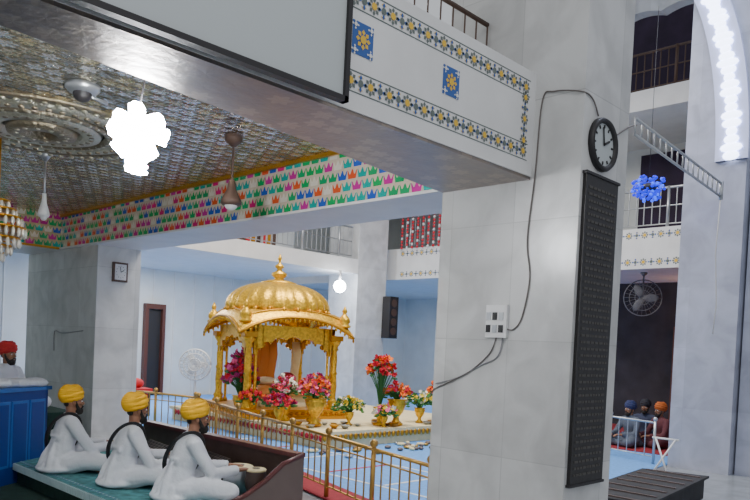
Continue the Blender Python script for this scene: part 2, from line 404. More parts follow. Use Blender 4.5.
for rr in range(44):
    x=4.88
    while x<5.29:
        wd=random.uniform(.02,.06); e=min(x+wd,5.30)
        b.box(x,e,2.665,2.67,zz-.01,zz+.008,M_txt); x+=wd+.012
    zz-=.05
b.box(4.825,5.355,2.66,2.7,H+1.36,H+1.38,M_dark); b.box(4.825,5.355,2.66,2.7,H-.97,H-.95,M_dark)
b.obj('inscribed_plaque')
b=B(); b.box(4.77,4.8,3.26,3.46,H+.13,H+.39,M_plastic)
for i in range(3):
    for j in range(2): b.box(4.762,4.77,3.29+.06*i,3.33+.06*i,H+.17+.1*j,H+.23+.1*j,M_steel if (i+j)%2 else M_dark)
b.obj('socket_board')
def cable(name,pts,r,m):
    b=B(); P=[Vector(p) for p in pts]; out=[]
    for i in range(len(P)-1):
        p0=P[max(i-1,0)];p1=P[i];p2=P[i+1];p3=P[min(i+2,len(P)-1)]
        for k in range(6):
            t=k/6; out.append(.5*((2*p1)+(p2-p0)*t+(2*p0-5*p1+4*p2-p3)*t*t+(3*p1-p0-3*p2+p3)*t**3))
    out.append(P[-1]); b.tube(out,r,m,5); return b.obj(name)
M_cab=mat('cable_dark',(.16,.14,.13),.5); M_cabg=mat('cable_grey',(.3,.3,.32),.5)
x=4.79
cable('wall_cable',[(5.0,2.69,H+1.82),(4.9,2.69,H+1.92),(x,2.72,H+1.95),(x,2.95,H+2.0),(x,3.05,H+1.95),(x,3.08,H+1.4),(x,3.12,H+.9),(x,3.08,H+.6),(x,3.13,H+.3),(x,3.2,H+.2),(x,3.27,H+.2)],.006,M_cab)
cable('wall_cable',[(x,3.36,H+.14),(x,3.42,H+.0),(x,3.6,H-.15),(x,3.8,H-.25),(x,3.98,H-.33),(x+.0,4.02,H-.4)],.005,M_cab)
cable('wall_cable',[(x,3.3,H+.14),(x,3.34,H-.02),(x,3.5,H-.1),(x,3.75,H-.22),(x,3.97,H-.28)],.005,M_cabg)
cable('wall_cable',[(5.25,2.69,H+1.72),(5.5,2.69,H+1.86),(5.6,2.67,H+1.9)],.006,M_cab)
cable('wall_cable',[(4.79,11.1,H+.05),(4.79,11.9,H+.0),(4.79,12.2,H+.02),(4.79,12.2,H-.3)],.008,M_cabg)
# ---- lamps : one pendant lamp, extra spirals fanned out to imitate its glare
M_bulb=mat('bulb_glow',(.95,.97,1),.4,emit=120)
lc=Vector((2.16,4.32,H+1.2))
b=B(); b.lathe((2.2,4.3,H+1.92),[(.05,0),(.05,-.04),(.02,-.1)],M_dark,12)
b.tube([(2.2,4.3,H+1.88),(2.19,4.31,H+1.6),(2.16,4.32,H+1.38)],.006,M_dark,6)
b.lathe(lc,[(.02,.22),(.05,.18),(.05,.10)],M_plastic,16)
def cfl(base,d,L,r):
    d=d.normalized(); q=d.to_track_quat('Z','Y').to_matrix()
    b.tube([base,base+d*.05],[.022,.028],M_plastic,10)
    P_=[base+d*(.05+L*t/40)+q@Vector((r*math.cos(t*.9),r*math.sin(t*.9),0)) for t in range(41)]
    b.tube(P_,.014,M_bulb,6); b.ell(base+d*(.05+L*.5),(r*.8,r*.8,L*.5),M_bulb,12,8,q)
cfl(lc+Z*.10,-Z,.22,.06)
for i in range(6):
    a=i*math.pi/3+.3; cfl(lc+Z*.12,Vector((math.cos(a),math.sin(a),-.35 if i%2 else -1.3)),.15,.045)
for i in range(3):
    a=i*2*math.pi/3; cfl(lc+Z*.12,Vector((math.cos(a),math.sin(a),.5)),.12,.04)
b.obj('pendant_bulb_lamp')
def pend(name,x,y,zl,r,m=M_brown,m2=M_brown):
    b=B(); zc=H+1.92
    b.lathe((x,y,zc),[(r*.9,0),(r*.8,-.05),(r*.2,-.1)],m,20)
    b.tube([(x,y,zc-.05),(x,y,zl)],.012,m,8)
    b.lathe((x,y,zl),[(.02,.1),(r*.35,.06),(r*.45,0),(r*.95,-.1),(r,-.13),(r*.8,-.15)],m2,24)
    b.ell((x,y,zl-.15),(r*.6,r*.6,.04),M_plastic,14,8); return b.obj(name)
pend('pendant_lamp',3.85,5.78,H+1.42,.1)
pend('pendant_lamp',2.98,8.0,H+1.38,.06,M_steel,M_plastic)
b=B(); b.lathe((2.35,5.62,H+1.92),[(.13,0),(.13,-.03),(.1,-.06)],M_steel,24); b.ell((2.35,5.62,H+1.85),(.07,.07,.06),M_dark); b.tube([(2.35,5.62,H+1.86),(2.55,5.62,H+1.83)],.015,M_steel,6); b.obj('dome_camera')
b=B(); c=Vector((2.42,7.66,H+1.0)); M_crys=mat('crystal',(.85,.82,.72),.15,.3)
b.tube([c+Z*.92,c],.012,M_gold2,6)
for k,(r,z,n) in enumerate([(.1,.26,8),(.16,.18,14),(.22,.1,20),(.25,0,24),(.2,-.1,18),(.13,-.18,12),(.06,-.25,6)]):
    b.lathe(c,[(r,z),(r+.01,z+.01),(r,z+.02)],M_gold2,24)
    for i in range(n):
        a=2*math.pi*i/n; b.ell(c+Vector((r*math.cos(a),r*math.sin(a),z-.04)),(.02,.02,.045),M_crys,6,5)
b.obj('chandelier')
# ---------------- floor coverings ----------------
b=B(); b.prism([(5.6,4.1),(12.0,4.95),(18.3,5),(18.3,9.6),(21.9,9.6),(21.9,19.8),(5.6,19.8)],0.001,.015,M_blue)
for k in range(5):
    yy=6.2+k*1.1; b.box(6.6,7.8,yy,yy+.05,.015,.02,M_redcloth if k%2 else M_white)
for xx in(6.5,7.85): b.box(xx,xx+.05,5.2,8.8,.015,.02,M_white)
b.obj('carpet_blue')
b=B(); b.prism([(4.9,4.02),(5.35,4.02),(7.35,11.2),(6.75,11.2)],.016,.03,M_red); b.obj('carpet_runner')
b=B(); b.box(13.3,18.3,5.1,9.0,.016,.03,M_red); b.obj('carpet_red')
b=B(); railing(b,(4.95,4.1,.03),(6.9,11.2,.03),.69,.17,M_brass,.010,(.12,.58),6,5,.02,mp=M_brass)
railing(b,(6.9,11.2,.02),(6.3,13.9,.02),.7,.17,M_brass,.010,(.12,.58),6,5,.02,mp=M_brass)
b.obj('brass_railing')
# ---------------- dais and shrine ----------------
b=B(); b.box(8.0,12.8,9.0,13.9,.016,.28,M_cream); b.box(7.95,12.85,8.95,13.95,.24,.3,M_cream)
for i in range(40):
    b.ell((8.0+.12*i,8.95,.2),(.05,.02,.06),M_gold2,6,4); b.ell((7.95,9.0+.12*i,.2),(.02,.05,.06),M_redcloth,6,4)
b.obj('dais')
pal=empty('golden_domed_shrine',(9.17,11.9,.3),math.radians(-16.2),(.92,.92,.86))
b=B()
hs=1.2
b.box(-hs-.1,hs+.1,-hs-.1,hs+.1,0,.07,M_gold2); b.box(-hs,hs,-hs,hs,.07,.2,M_gold); b.box(-hs-.04,hs+.04,-hs-.04,hs+.04,.17,.21,M_gold2)
for s in(-1,1):
    for i in range(18):
        t=-hs+.07+i*(2*hs-.14)/17
        b.ell((t,s*hs,.12),(.05,.02,.04),M_gold2,6,4); b.ell((s*hs,t,.12),(.02,.05,.04),M_gold2,6,4)
b.obj('base',pal)
b=B(); hp=.98
for sx in(-1,1):
    for sy in(-1,1):
        x,y=sx*hp,sy*hp
        b.lathe((x,y,.2),[(.13,0),(.14,.05),(.1,.1),(.12,.16),(.085,.22),(.07,.3),(.085,.55),(.07,.8),(.09,.84),(.065,.9),(.075,1.15),(.06,1.35),(.09,1.4),(.07,1.45),(.13,1.55),(.14,1.6)],M_gold,12,flute=.12,nf=12)
        for dx,dy in((.16,0),(0,.16)):
            b.lathe((x-sx*dx,y-sy*dy,.2),[(.06,0),(.06,.06),(.03,.12),(.035,.7),(.05,.75),(.03,.8),(.03,1.45),(.06,1.55)],M_gold,8)
        b.cbox((x,y,1.86),(.28,.28,.12),M_gold2)
b.obj('columns',pal)
b=B()
for U,c in(((1,0,0),(0,-hp,0)),((1,0,0),(0,hp,0)),((0,1,0),(-hp,0,0)),((0,1,0),(hp,0,0))):
    arch(b,c,U,.88,1.42,.42,2.08,.1,M_gold,7,.14)
    Uv=Vector(U)
    for i in range(1,14):
        t=math.pi*i/14; b.ell(Vector(c)+Uv*(-math.cos(t)*.83)+Z*(1.40+math.sin(t)*.38),(.03,.03,.05),M_gold2,6,5)
b.obj('cusped_arches',pal)
b=B(); N=24; K=6
for q in range(4):
    Rq=Matrix.Rotation(q*math.pi/2,4,'Z'); vs=[]
    for i in range(N+1):
        s=-1+2*i/N
        for k in range(K+1):
            t=k/K
            half=1.28*(1-t)+.95*t; y=-half*1.0; x=s*half
            z_edge=1.98+.30*(1-s*s)-.10*abs(s)**4; z_in=2.42
            z=z_edge*(1-t)+z_in*t+.10*math.sin(t*math.pi)
            vs.append(Rq@Vector((x,y,z)))
    fs=[(i*(K+1)+k,(i+1)*(K+1)+k,(i+1)*(K+1)+k+1,i*(K+1)+k+1) for i in range(N) for k in range(K)]
    b.add(vs,fs,M_gold,True)
    b.tube([vs[i*(K+1)] for i in range(N+1)],.035,M_gold2,6)
    for i in range(0,N+1): b.ell(vs[i*(K+1)]-Z*.06,(.03,.03,.05),M_gold,6,4)
    b.tube([vs[i*(K+1)+3]+Z*.01 for i in range(N+1)],.02,M_gold2,6)
b.obj('curved_eaves',pal)
b=B()
b.lathe((0,0,2.3),[(1.12,0),(1.17,.04),(1.17,.1),(1.1,.14)],M_gold2,48)
prof=[]
for i in range(15):
    t=i/14; a=t*math.pi/2
    prof.append((1.08*math.cos(a)**.85*(1+.06*math.sin(t*math.pi))+.015,.12+.72*math.sin(a)))
b.lathe((0,0,2.3),prof,M_gold,96,flute=.06,nf=24)
for i in range(24):
    a=2*math.pi*i/24; b.ell((1.15*math.cos(a),1.15*math.sin(a),2.44),(.05,.05,.07),M_gold2,6,5)
b.lathe((0,0,3.1),[(.38,-.02),(.4,.03),(.25,.08),(.12,.1),(.1,.14),(.17,.2),(.17,.26),(.06,.32),(.05,.36),(.1,.4),(.1,.44),(.03,.5),(.025,.56),(.05,.6),(.01,.72)],M_gold,20)
for sx in(-1,1):
    for sy in(-1,1):
        b.lathe((sx*1.12,sy*1.12,2.12),[(.14,0),(.15,.04),(.1,.08),(.13,.14),(.12,.22),(.05,.3),(.04,.34),(.06,.38),(.01,.5)],M_gold,12)
b.obj('dome_and_finials',pal)
b=B()
b.box(-.6,.6,-.45,.45,.2,.5,M_cream); 
vs=[];fs=[];n=16
for i in range(n+1):
    for j in range(n+1):
        u=-1+2*i/n;v=-1+2*j/n; 
        z=.72-.22*max(abs(u),abs(v))**3+.02*math.sin(9*u)+.02*math.cos(8*v)
        vs.append((u*.66,v*.52,z-.0))
fs=[(i*(n+1)+j,(i+1)*(n+1)+j,(i+1)*(n+1)+j+1,i*(n+1)+j+1) for i in range(n) for j in range(n)]
b.add(vs,fs,mat('cloth_orange',(.75,.28,.05),.7),True)
b.ell((-.2,0,.78),(.25,.3,.1),M_cream,14,8); b.ell((.3,0,.85),(.18,.28,.15),M_redcloth,14,8)
b.tube([(-.5,-.5,.22),(-.2,-.55,.3),(.1,-.5,.24),(.5,-.6,.22)],.1,M_cream,8)
for k in(3,4,5,8):
    x=-.8+.2*k; b.tube([(x,.75,1.75),(x+.03,.74,1.4),(x-.02,.76,.9),(x,.75,.35)],[(.11,.02)]*4,(MATS['cloth_orange'] if k<8 else M_cream),8,ref=(1,0,0))
b.obj('throne_bedding',pal)
# ---------------- flowers ----------------
PAL={'red':(.65,.01,.03),'pink':(.8,.12,.3),'orange':(.9,.18,.01),'yellow':(.85,.6,.03),'white':(.8,.78,.65),'magenta':(.4,.01,.13),'green':(.05,.2,.04)}
FM={k:mat('flower_'+k,v,.7) for k,v in PAL.items()}
def bloom(b,p,r,m):
    ax=Vector((random.gauss(0,1),random.gauss(0,1),random.gauss(.6,1))).normalized(); Mq=ax.to_track_quat('Z','Y').to_matrix()
    for i in range(5):
        a=2*math.pi*i/5; d=Mq@Vector((math.cos(a),math.sin(a),.15)); e=Mq@Vector((-math.sin(a),math.cos(a),0)); u=Mq@Vector((0,0,1))
        b.add([p,p+d*r*.6+e*r*.45,p+d*r+u*r*.2,p+d*r*.6-e*r*.45],[(0,1,2,3)],m)
    b.ell(p,r*.3,m,6,4)
def bouquet(name,loc,pot,h,w,cols,n,r=.045,tall=0):
    b=B(); x,y,z=loc; zt=z
    if pot:
        b.lathe((x,y,z),[(.1*pot,0),(.13*pot,.03*pot),(.06*pot,.1*pot),(.05*pot,.16*pot),(.12*pot,.26*pot),(.17*pot,.42*pot),(.15*pot,.46*pot),(.19*pot,.5*pot)],M_gold,16,flute=.1,nf=10); zt=z+.48*pot
    for i in range(n):
        a=random.uniform(0,6.283); q=math.sqrt(random.random()); hh=h*(1-.5*q*q)*random.uniform(.55,1)
        p=Vector((x+w*q*math.cos(a),y+w*q*math.sin(a),zt+tall+hh))
        b.tube([(x,y,zt-.05),(x+w*.3*q*math.cos(a),y+w*.3*q*math.sin(a),zt+hh*.5+tall*.5),p],.006,FM['green'],4)
        bloom(b,p,r*random.uniform(.8,1.5),FM[random.choice(cols)])
        if i%2==0:
            lp=p-Z*.05+Vector((random.uniform(-.05,.05),random.uniform(-.05,.05),-.03)); b.ell(lp,(.05,.02,.02),FM['green'],6,4,Matrix.Rotation(a,3,'Z'))
    return b.obj(name)
zd=.3
bouquet('flower_vase',(8.45,9.75,zd),1.0,.38,.28,['orange','red','orange','pink'],95)
bouquet('flower_vase',(10.05,9.25,zd),1.0,.34,.28,['red','orange','pink','orange'],85)
bouquet('flower_arrangement',(9.7,9.35,zd),.7,.55,.28,['red','orange','red'],75,.06,.45)
bouquet('flower_arrangement',(9.15,9.6,zd),.5,.3,.3,['yellow','white','yellow','green'],85)
bouquet('flower_arrangement',(9.62,9.15,zd),.4,.25,.22,['yellow','pink','white'],55)
bouquet('flower_arrangement',(8.1,10.35,zd),.6,.28,.3,['red','red','magenta'],80)
bouquet('flower_arrangement',(8.5,10.68,zd),.9,.45,.3,['pink','white','red'],100)
bouquet('flower_arrangement',(8.9,10.3,zd),1.1,.42,.28,['red','pink','magenta','orange'],95)
bouquet('flower_arrangement',(8.15,11.25,zd),.6,.3,.26,['red','orange','red'],70)
bouquet('flower_arrangement',(8.2,11.72,zd),.8,.95,.32,['red','magenta','magenta','pink'],150,.065)
bouquet('flower_arrangement',(11.6,9.5,zd),.8,.5,.26,['orange','orange','red'],75)
bouquet('flower_arrangement',(10.9,9.4,zd),.6,.35,.28,['white','yellow','green'],75)
b=B()
for i in range(34):
    x=random.uniform(8.1,12.3); y=random.uniform(9.0,9.15+ (12.6-x)*.2); s=random.uniform(.5,1)
    b.lathe((x,y,.3),[(.04*s,0),(.1*s,.07*s),(.11*s,.08*s),(.09*s,.075*s),(.03*s,.02*s)],random.choice([M_steel,M_gold2,M_brass]),12)
b.obj('offering_bowls')
b=B()
for i in range(60):
    x=random.uniform(7.4,11.5); y=8.85-random.random()*.75
    b.ell((x,y,.045),(random.uniform(.03,.1),random.uniform(.03,.09),.03),random.choice([M_cream,M_steel,M_brass,M_woodg,M_woodg,M_cream]),8,5,Matrix.Rotation(random.random()*3,3,'Z'))
b.obj('floor_offerings')
def fan(name,loc,rz,r,h,m,w_=.006):
    e=empty(name,loc,rz); b=B()
    b.lathe((0,0,0),[(.2,0),(.2,.03),(.05,.06),(.03,.1)],m,20); b.tube([(0,0,.05),(0,0,h)],.025,m,8)
    b.ell((-.06,0,h),(.12,.08,.08),m,12,8); b.obj('stand_and_motor',e)
    b=B()
    for rr,zz in((r,0),(r*.98,.06),(r*.7,.09),(r*.4,.1),(r*.7,-.04),(r*.98,-.02)):
        pts=[(zz+.05,rr*math.cos(a),h+rr*math.sin(a)) for a in [2*math.pi*i/24 for i in range(25)]]; b.tube(pts,w_,m,4)
    for i in range(24):
        a=2*math.pi*i/24; b.tube([(.16,0,h),(.14,r*.5*math.cos(a),h+r*.5*math.sin(a)),(.05,r*math.cos(a),h+r*math.sin(a))],w_*.6,m,4)
    b.obj('cage',e)
    b=B()
    for i in range(3):
        a=2*math.pi*i/3; b.ell((.06,r*.45*math.cos(a),h+r*.45*math.sin(a)),(.015,r*.4,r*.22),m,12,6,Matrix.Rotation(a,3,'X'))
    b.ell((.08,0,h),(.05,.05,.05),m); b.obj('blades',e)
fan('pedestal_fan',(7.45,12.15,.015),math.radians(-130),.3,1.25,mat('fan_white',(.9,.9,.88),.3),.011)
# fan hung under the right balcony slab on a drop rod
e=empty('hanging_fan',(16.2,7.35,H+1.45),math.radians(205)); M_fg=mat('fan_grey',(.16,.16,.18),.5,.3); b=B(); r=.42
b.tube([(-.06,0,0),(-.06,0,.6)],.02,M_fg,8); b.lathe((-.06,0,.6),[(.03,-.08),(.08,-.03),(.08,0)],M_fg,14); b.ell((-.06,0,0),(.12,.08,.08),M_fg,12,8); b.obj('rod_and_motor',e)
b=B()
for rr,zz in((r,0),(r*.98,.06),(r*.7,.09),(r*.4,.1),(r*.7,-.04),(r*.98,-.02)):
    b.tube([(zz+.05,rr*math.cos(a),rr*math.sin(a)) for a in [2*math.pi*i/24 for i in range(25)]],.006,M_fg,4)
for i in range(24):
    a=2*math.pi*i/24; b.tube([(.16,0,0),(.14,r*.5*math.cos(a),r*.5*math.sin(a)),(.05,r*math.cos(a),r*math.sin(a))],.004,M_fg,4)
b.obj('cage',e); b=B()
for i in range(3):
    a=2*math.pi*i/3; b.ell((.06,r*.45*math.cos(a),r*.45*math.sin(a)),(.015,r*.4,r*.22),M_fg,12,6,Matrix.Rotation(a,3,'X'))
b.obj('blades',e)
b=B(); b.box(6.9,7.9,14.6,15.4,.55,.62,M_redcloth); b.box(6.95,7.85,14.65,15.35,.1,.56,M_redcloth)
for sx in(6.95,7.85):
    for sy in(14.65,15.35): b.tube([(sx,sy,.015),(sx,sy,.6)],.03,M_wood,8)
b.ell((7.3,14.9,.75),(.25,.2,.15),M_pink,12,8); b.ell((7.65,14.95,.72),(.2,.2,.12),M_redcloth,12,8)
b.obj('offering_table')
b=B(); M_door=mat('door_brown',(.1,.03,.02),.5)
b.box(10.4,10.5,19.8,19.97,0,2.6,M_door); b.box(10.95,11.05,19.8,19.97,0,2.6,M_door); b.box(10.4,11.05,19.8,19.97,2.6,2.75,M_door); b.box(10.5,10.95,19.93,19.97,0,2.6,M_dark); b.obj('door_1')
b=B(); b.box(18.3,18.45,6.1,6.25,0.016,2.5,M_door); b.box(18.3,18.45,7.3,7.45,0.016,2.5,M_door); b.box(18.3,18.45,6.1,7.45,2.5,2.65,M_door); b.box(18.42,18.48,6.25,7.3,0.016,2.5,mat('doorway_glow',(.22,.07,.04),.6)); 
b.box(18.38,18.42,6.4,6.7,1.1,1.5,M_plastic)
b.obj('door_2')
b=B(); b.box(15.0,15.35,14.25,14.55,H+.3,H+1.5,M_dark); 
for i in range(4): disc(b,(15.17,14.25,H+.5+.27*i),.11,.015,(0,-1,0),M_brown,20)
b.box(15.1,15.15,14.5,14.62,H+.8,H+.9,M_steel); b.obj('column_speaker')
# ---------------- MEN ----------------
def hand(parent,name,wrist,rot,side,m,curl=.5):
    b=B(); W=Vector(wrist); Rm=rot
    def P(x,y,z): return W+Rm@Vector((x,y*side,z))
    b.tube([P(-.03,0,0),P(.0,0,0),P(.04,0,0),P(.085,0,-.002)],[(.022,.028),(.022,.03),(.018,.042),(.014,.04)],m,12,ref=Rm@Vector((0,0,1)))
    for i,(y,L) in enumerate([(.031,.072),(.011,.082),(-.01,.076),(-.029,.06)]):
        x=.08;z=0;pts=[P(x-.02,y*.9,z),P(x,y,z)];a=-.15
        for k,f in enumerate((.45,.32,.23)):
            a-=curl*(.5+.4*k); x+=math.cos(a)*L*f; z+=math.sin(a)*L*f; pts.append(P(x,y*1.1,z))
        b.tube(pts,[.0095,.0095,.009,.008,.0065],m,8)
    b.tube([P(.01,.025,-.004),P(.035,.05,-.012),P(.06,.062,-.02),P(.08,.064,-.028)],[.014,.012,.0105,.008],m,8)
    return b.obj(name,parent,remesh=.0035,smooth=3)
def person(name,loc,rz,cl=M_cloth,tc=M_yel,head_yaw=0,lean=0,hands=((.40,.14,.24),(.40,-.14,.24)),strap=True,beard=M_hair,scale=1,pitch=0,voxel=.012,bowed=0):
    e=empty(name,loc,rz,scale); c=cl
    L=lean
    b=B()
    ax=lambda z:L*z
    T=[(-.06,0,.05),(-.04+ax(.1),0,.16),(-.03+ax(.3),0,.30),(ax(.4),0,.42),(.015+ax(.5),0,.51),(.02+ax(.56),0,.565),(.03+ax(.6),0,.60)]
    b.tube(T,[(.185,.15),(.175,.14),(.16,.12),(.178,.125),(.185,.11),(.14,.08),(.075,.065)],c,20,ref=(0,1,0))
    sh=Vector((.01+ax(.53),0,.535))
    for s,hd in((1,hands[0]),(-1,hands[1])):
        S=sh+Y*s*.18; Wr=Vector(hd); mid=(S+Wr)/2; El=mid+Vector((-.07,s*.10,-.14))
        b.tube([S+Y*-s*.06,S+Vector((0,s*.01,-.015)),S.lerp(El,.5)+Vector((-.01,s*.01,0)),El,El.lerp(Wr,.5),El.lerp(Wr,.9)],[.07,.073,.062,.056,.053,.05],c,12)
        for q_ in(.35,.6,.85): 
            pc=S.lerp(El,q_); b.ell(pc,(.064,.064,.018),c,12,6,(El-S).to_track_quat('Z','Y').to_matrix())
        for q_ in(.2,.45,.7): 
            pc=El.lerp(Wr,q_); b.ell(pc,(.058,.058,.015),c,12,6,(Wr-El).to_track_quat('Z','Y').to_matrix())
        b.tube([(-.02,s*.10,.09),(.16,s*.24,.135),(.33,s*.34,.12)],[.12,.1,.088],c,14)
        b.ell((.345,s*.345,.11),(.095,.09,.09),c,12,8)
        b.tube([(.35,s*.33,.095),(.32,s*.1,.07),(.27,-s*.08,.055)],[.085,.065,.052],c,12)
        for q_ in(.25,.5,.75):
            p=Vector((-.02,s*.10,.09)).lerp(Vector((.33,s*.34,.12)),q_); b.tube([p+Vector((.08,-s*.05,.06)),p+Vector((0,0,.115)),p+Vector((-.09,s*.05,.02))],[.012,.022,.014],c,6)
        f=B(); a0=Vector((.25,-s*.1,.05)); f.tube([a0,a0+Vector((.0,-s*.06,-.005)),a0+Vector((.03,-s*.13,-.015)),a0+Vector((.045,-s*.18,-.02))],[(.035,.032),(.03,.036),(.022,.042),(.014,.04)],M_skin,10)
        for i in range(5): f.tube([a0+Vector((.01+.016*i,-s*.16,-.02)),a0+Vector((.015+.017*i,-s*(.21-.006*i),-.024))],[.011,.009],M_skin,6)
        f.obj('foot_L' if s>0 else 'foot_R',e,remesh=.006,smooth=3)
        d=(Wr-El).normalized(); q=d.to_track_quat('X','Z').to_matrix()
        hand(e,'hand_L' if s>0 else 'hand_R',Wr,q,-s,M_skin)
    b.ell((-.08,0,.045),(.20,.25,.055),c,20,8); b.ell((.12,0,.055),(.24,.24,.05),c,20,8)
    for i,(a,zt,rw) in enumerate([(-.9,.2,.03),(-.35,.3,.035),(.15,.22,.028),(.6,.33,.035),(1.05,.2,.03)]):
        a+=math.pi; p=Vector((-.03+.10*math.cos(a),.13*math.sin(a),zt)); q2=Vector((-.06+.17*math.cos(a+.1),.22*math.sin(a+.1),.03)); b.tube([p,p.lerp(q2,.5)+Vector((-.01,0,.01)),q2],[.015,rw,rw*1.2],c,8)
    for i in range(4):
        zz=.17+.08*i; sg=(-1)**i; b.tube([(-.11+ax(zz),-.14,zz+.03*sg),(-.15+ax(zz),0,zz-.03),(-.11+ax(zz),.14,zz-.01*sg)],.015,c,6)
    b.tube([(.03+ax(.6)+.06*math.cos(a),.065*math.sin(a),.61) for a in [2*math.pi*i/16 for i in range(17)]],.014,c,6)
    b.obj('kurta_body',e,remesh=voxel,smooth=6)
    hc=Vector((.045+ax(.72)+bowed,0,.725))
    Rh=Matrix.Rotation(head_yaw,3,'Z')@Matrix.Rotation(pitch,3,'Y')
    def P(x,y,z): return hc+Rh@Vector((x,y,z))
    b=B()
    b.tube([(.03+ax(.58),0,.56),(.035+ax(.64),0,.63),P(-.015,0,-.05)],[.06,.054,.056],M_skin,14)
    b.ell(P(0,0,.02),(.092,.074,.10),M_skin,20,14,Rh); b.ell(P(.03,0,-.045),(.062,.056,.065),M_skin,16,10,Rh)
    b.tube([P(.086,0,.025),P(.1,0,.0),P(.113,0,-.02)],[.009,.012,.015],M_skin,8); 
    for s in(-1,1):
        b.ell(P(.1,s*.011,-.024),(.012,.009,.008),M_skin,8,6,Rh)
        b.ell(P(.078,s*.032,.035),(.018,.022,.008),M_skin,10,6,Rh); b.ell(P(.068,s*.045,-.01),(.02,.018,.016),M_skin,8,6,Rh)
        b.ell(P(-.005,s*.078,0),(.018,.009,.03),M_skin,10,8,Rh)
    b.obj('head',e,remesh=.005,smooth=2)
    b=B()
    for s in(-1,1):
        b.ell(P(.082,s*.032,.014),(.011,.014,.009),M_eye,10,6,Rh); b.ell(P(.091,s*.032,.014),(.004,.006,.006),M_dark,8,6,Rh)
        b.tube([P(.09,s*.014,.035),P(.093,s*.032,.041),P(.082,s*.05,.034)],.004,beard,6)
    b.tube([P(.093,-.022,-.052),P(.1,0,-.05),P(.093,.022,-.052)],.006,mat('lips',(.35,.12,.1),.5),6)
    b.obj('eyes_and_mouth',e)
    b=B()
    b.ell(P(.05,0,-.085),(.055,.056,.05),beard,14,10,Rh); b.ell(P(.08,0,-.09),(.03,.035,.04),beard,12,8,Rh)
    for s in(-1,1):
        b.tube([P(.01,s*.074,.02),P(.025,s*.07,-.03),P(.05,s*.055,-.075)],[.01,.015,.022],beard,8)
        b.tube([P(.104,0,-.038),P(.1,s*.02,-.043),P(.085,s*.038,-.06)],[.007,.009,.007],beard,8)
    b.ell(P(-.06,0,-.01),(.03,.06,.035),beard,12,8,Rh)
    b.obj('beard',e,remesh=.006,smooth=1)
    b=B()
    Rt=Rh@Matrix.Rotation(-.22,3,'Y')
    cx=Vector((-.02,0,.085))
    def Q(p): return P(0,0,0)+Rh@cx+Rt@Vector(p)
    b.ell(Q((0,0,0)),(.122,.106,.102),tc,26,16,Rt)
    for i in range(8):
        ph=-.55+.2*i; rr=math.cos(ph); zz=.10*math.sin(ph); tilt=(.33 if i%2 else -.33)*(1-.08*i)
        pts=[]
        for k in range(33):
            a=2*math.pi*k/32; x=.121*rr*math.cos(a); y=.105*rr*math.sin(a)
            zt=zz+tilt*y*(.5+.5*math.cos(a)) 
            v=Vector((x/.12,y/.104,zt/.1)); v.normalize(); v=Vector((v.x*.124,v.y*.108,v.z*.104)); pts.append(Q(v))
        b.tube(pts,[(.015,.009)]*33,tc,8,ref=(0,0,1),caps=False)
    b.ell(Q((-.03,0,.085)),(.05,.045,.03),tc,12,8,Rt)
    b.obj('turban',e,remesh=.005,smooth=1)
    if strap:
        b=B(); N=40; pts=[]
        for k in range(N+1):
            a=2*math.pi*k/N
            y=.045-.155*math.cos(a); z=.385+.235*math.cos(a)
            x=-.01+ax(z)+.168*math.sin(a)*(1 if math.sin(a)<0 else .95)
            pts.append((x,y,z))
        b.tube(pts,[(.02,.005)]*(N+1),M_dark,6,ref=(1,0,0),caps=False)
        b.tube([(-.05,.2,.2),(-.1,.25,.12),(-.15,.28,.06)],[.014,.018,.01],M_dark,8)
        b.obj('shoulder_strap',e)
    return e
zp=.34
b=B()
b.box(3.0,4.25,5.2,9.2,0,zp-.02,M_green); b.prism([(2.80,5.15),(4.25,5.15),(4.25,9.2),(2.80,9.2)],zp-.02,zp,M_teal)
M_fr=mat('carpet_fringe',(.45,.6,.62),.9)
for i in range(110): b.box(2.78,2.81,5.16+.036*i,5.18+.036*i,zp-.07,zp-.0,M_fr)
for i in range(60):
    rosette(b,(2.88,5.2+.066*i,zp-.001),X,Y,Z,.028,M_fr,M_mb,6)
b.box(2.85,3.0,5.2,9.2,0,zp-.02,M_green)
b.obj('carpeted_stage')
b=B(); b.box(-2,2.84,3.9,9.5,0,.12,M_green); b.obj('carpet_green')
person('seated_musician',(3.04,7.38,zp),math.radians(-8),head_yaw=.0,lean=.03,hands=((.5,.12,.27),(.5,-.12,.27)),scale=.97)
person('seated_musician',(3.22,6.40,zp),math.radians(-14),head_yaw=.15,lean=.05,hands=((.48,.12,.27),(.44,-.16,.22)),scale=.97)
person('seated_musician',(3.34,5.60,zp),math.radians(-18),head_yaw=-.1,lean=.10,hands=((.50,.13,.27),(.50,-.12,.27)),scale=.97)
def harmonium(name,loc,rz):
    e=empty(name,loc,rz); b=B()
    b.box(-.12,.18,-.3,.3,0,.16,M_wood); b.box(-.13,.19,-.31,.31,.0,.02,M_dark); b.box(.02,.18,-.3,.3,.16,.2,M_wood)
    b.obj('case',e); b=B()
    for i in range(24): b.box(-.11,.01,-.28+i*.0233,-.259+i*.0233,.16,.175,M_plastic)
    for i in range(24):
        if i%7 not in(2,6): b.box(-.05,.01,-.265+i*.0233,-.25+i*.0233,.175,.185,M_dark)
    b.obj('keys',e); b=B()
    for i in range(7): b.box(.18+.018*i,.19+.018*i,-.28,.28,.02,.2+.008*i,M_dark if i%2 else M_wood)
    b.obj('bellows',e)
harmonium('harmonium',(3.74,7.3,zp),math.radians(-8)); harmonium('harmonium',(3.84,6.27,zp),math.radians(-10))
e=empty('tabla_drums',(3.92,5.42,zp))
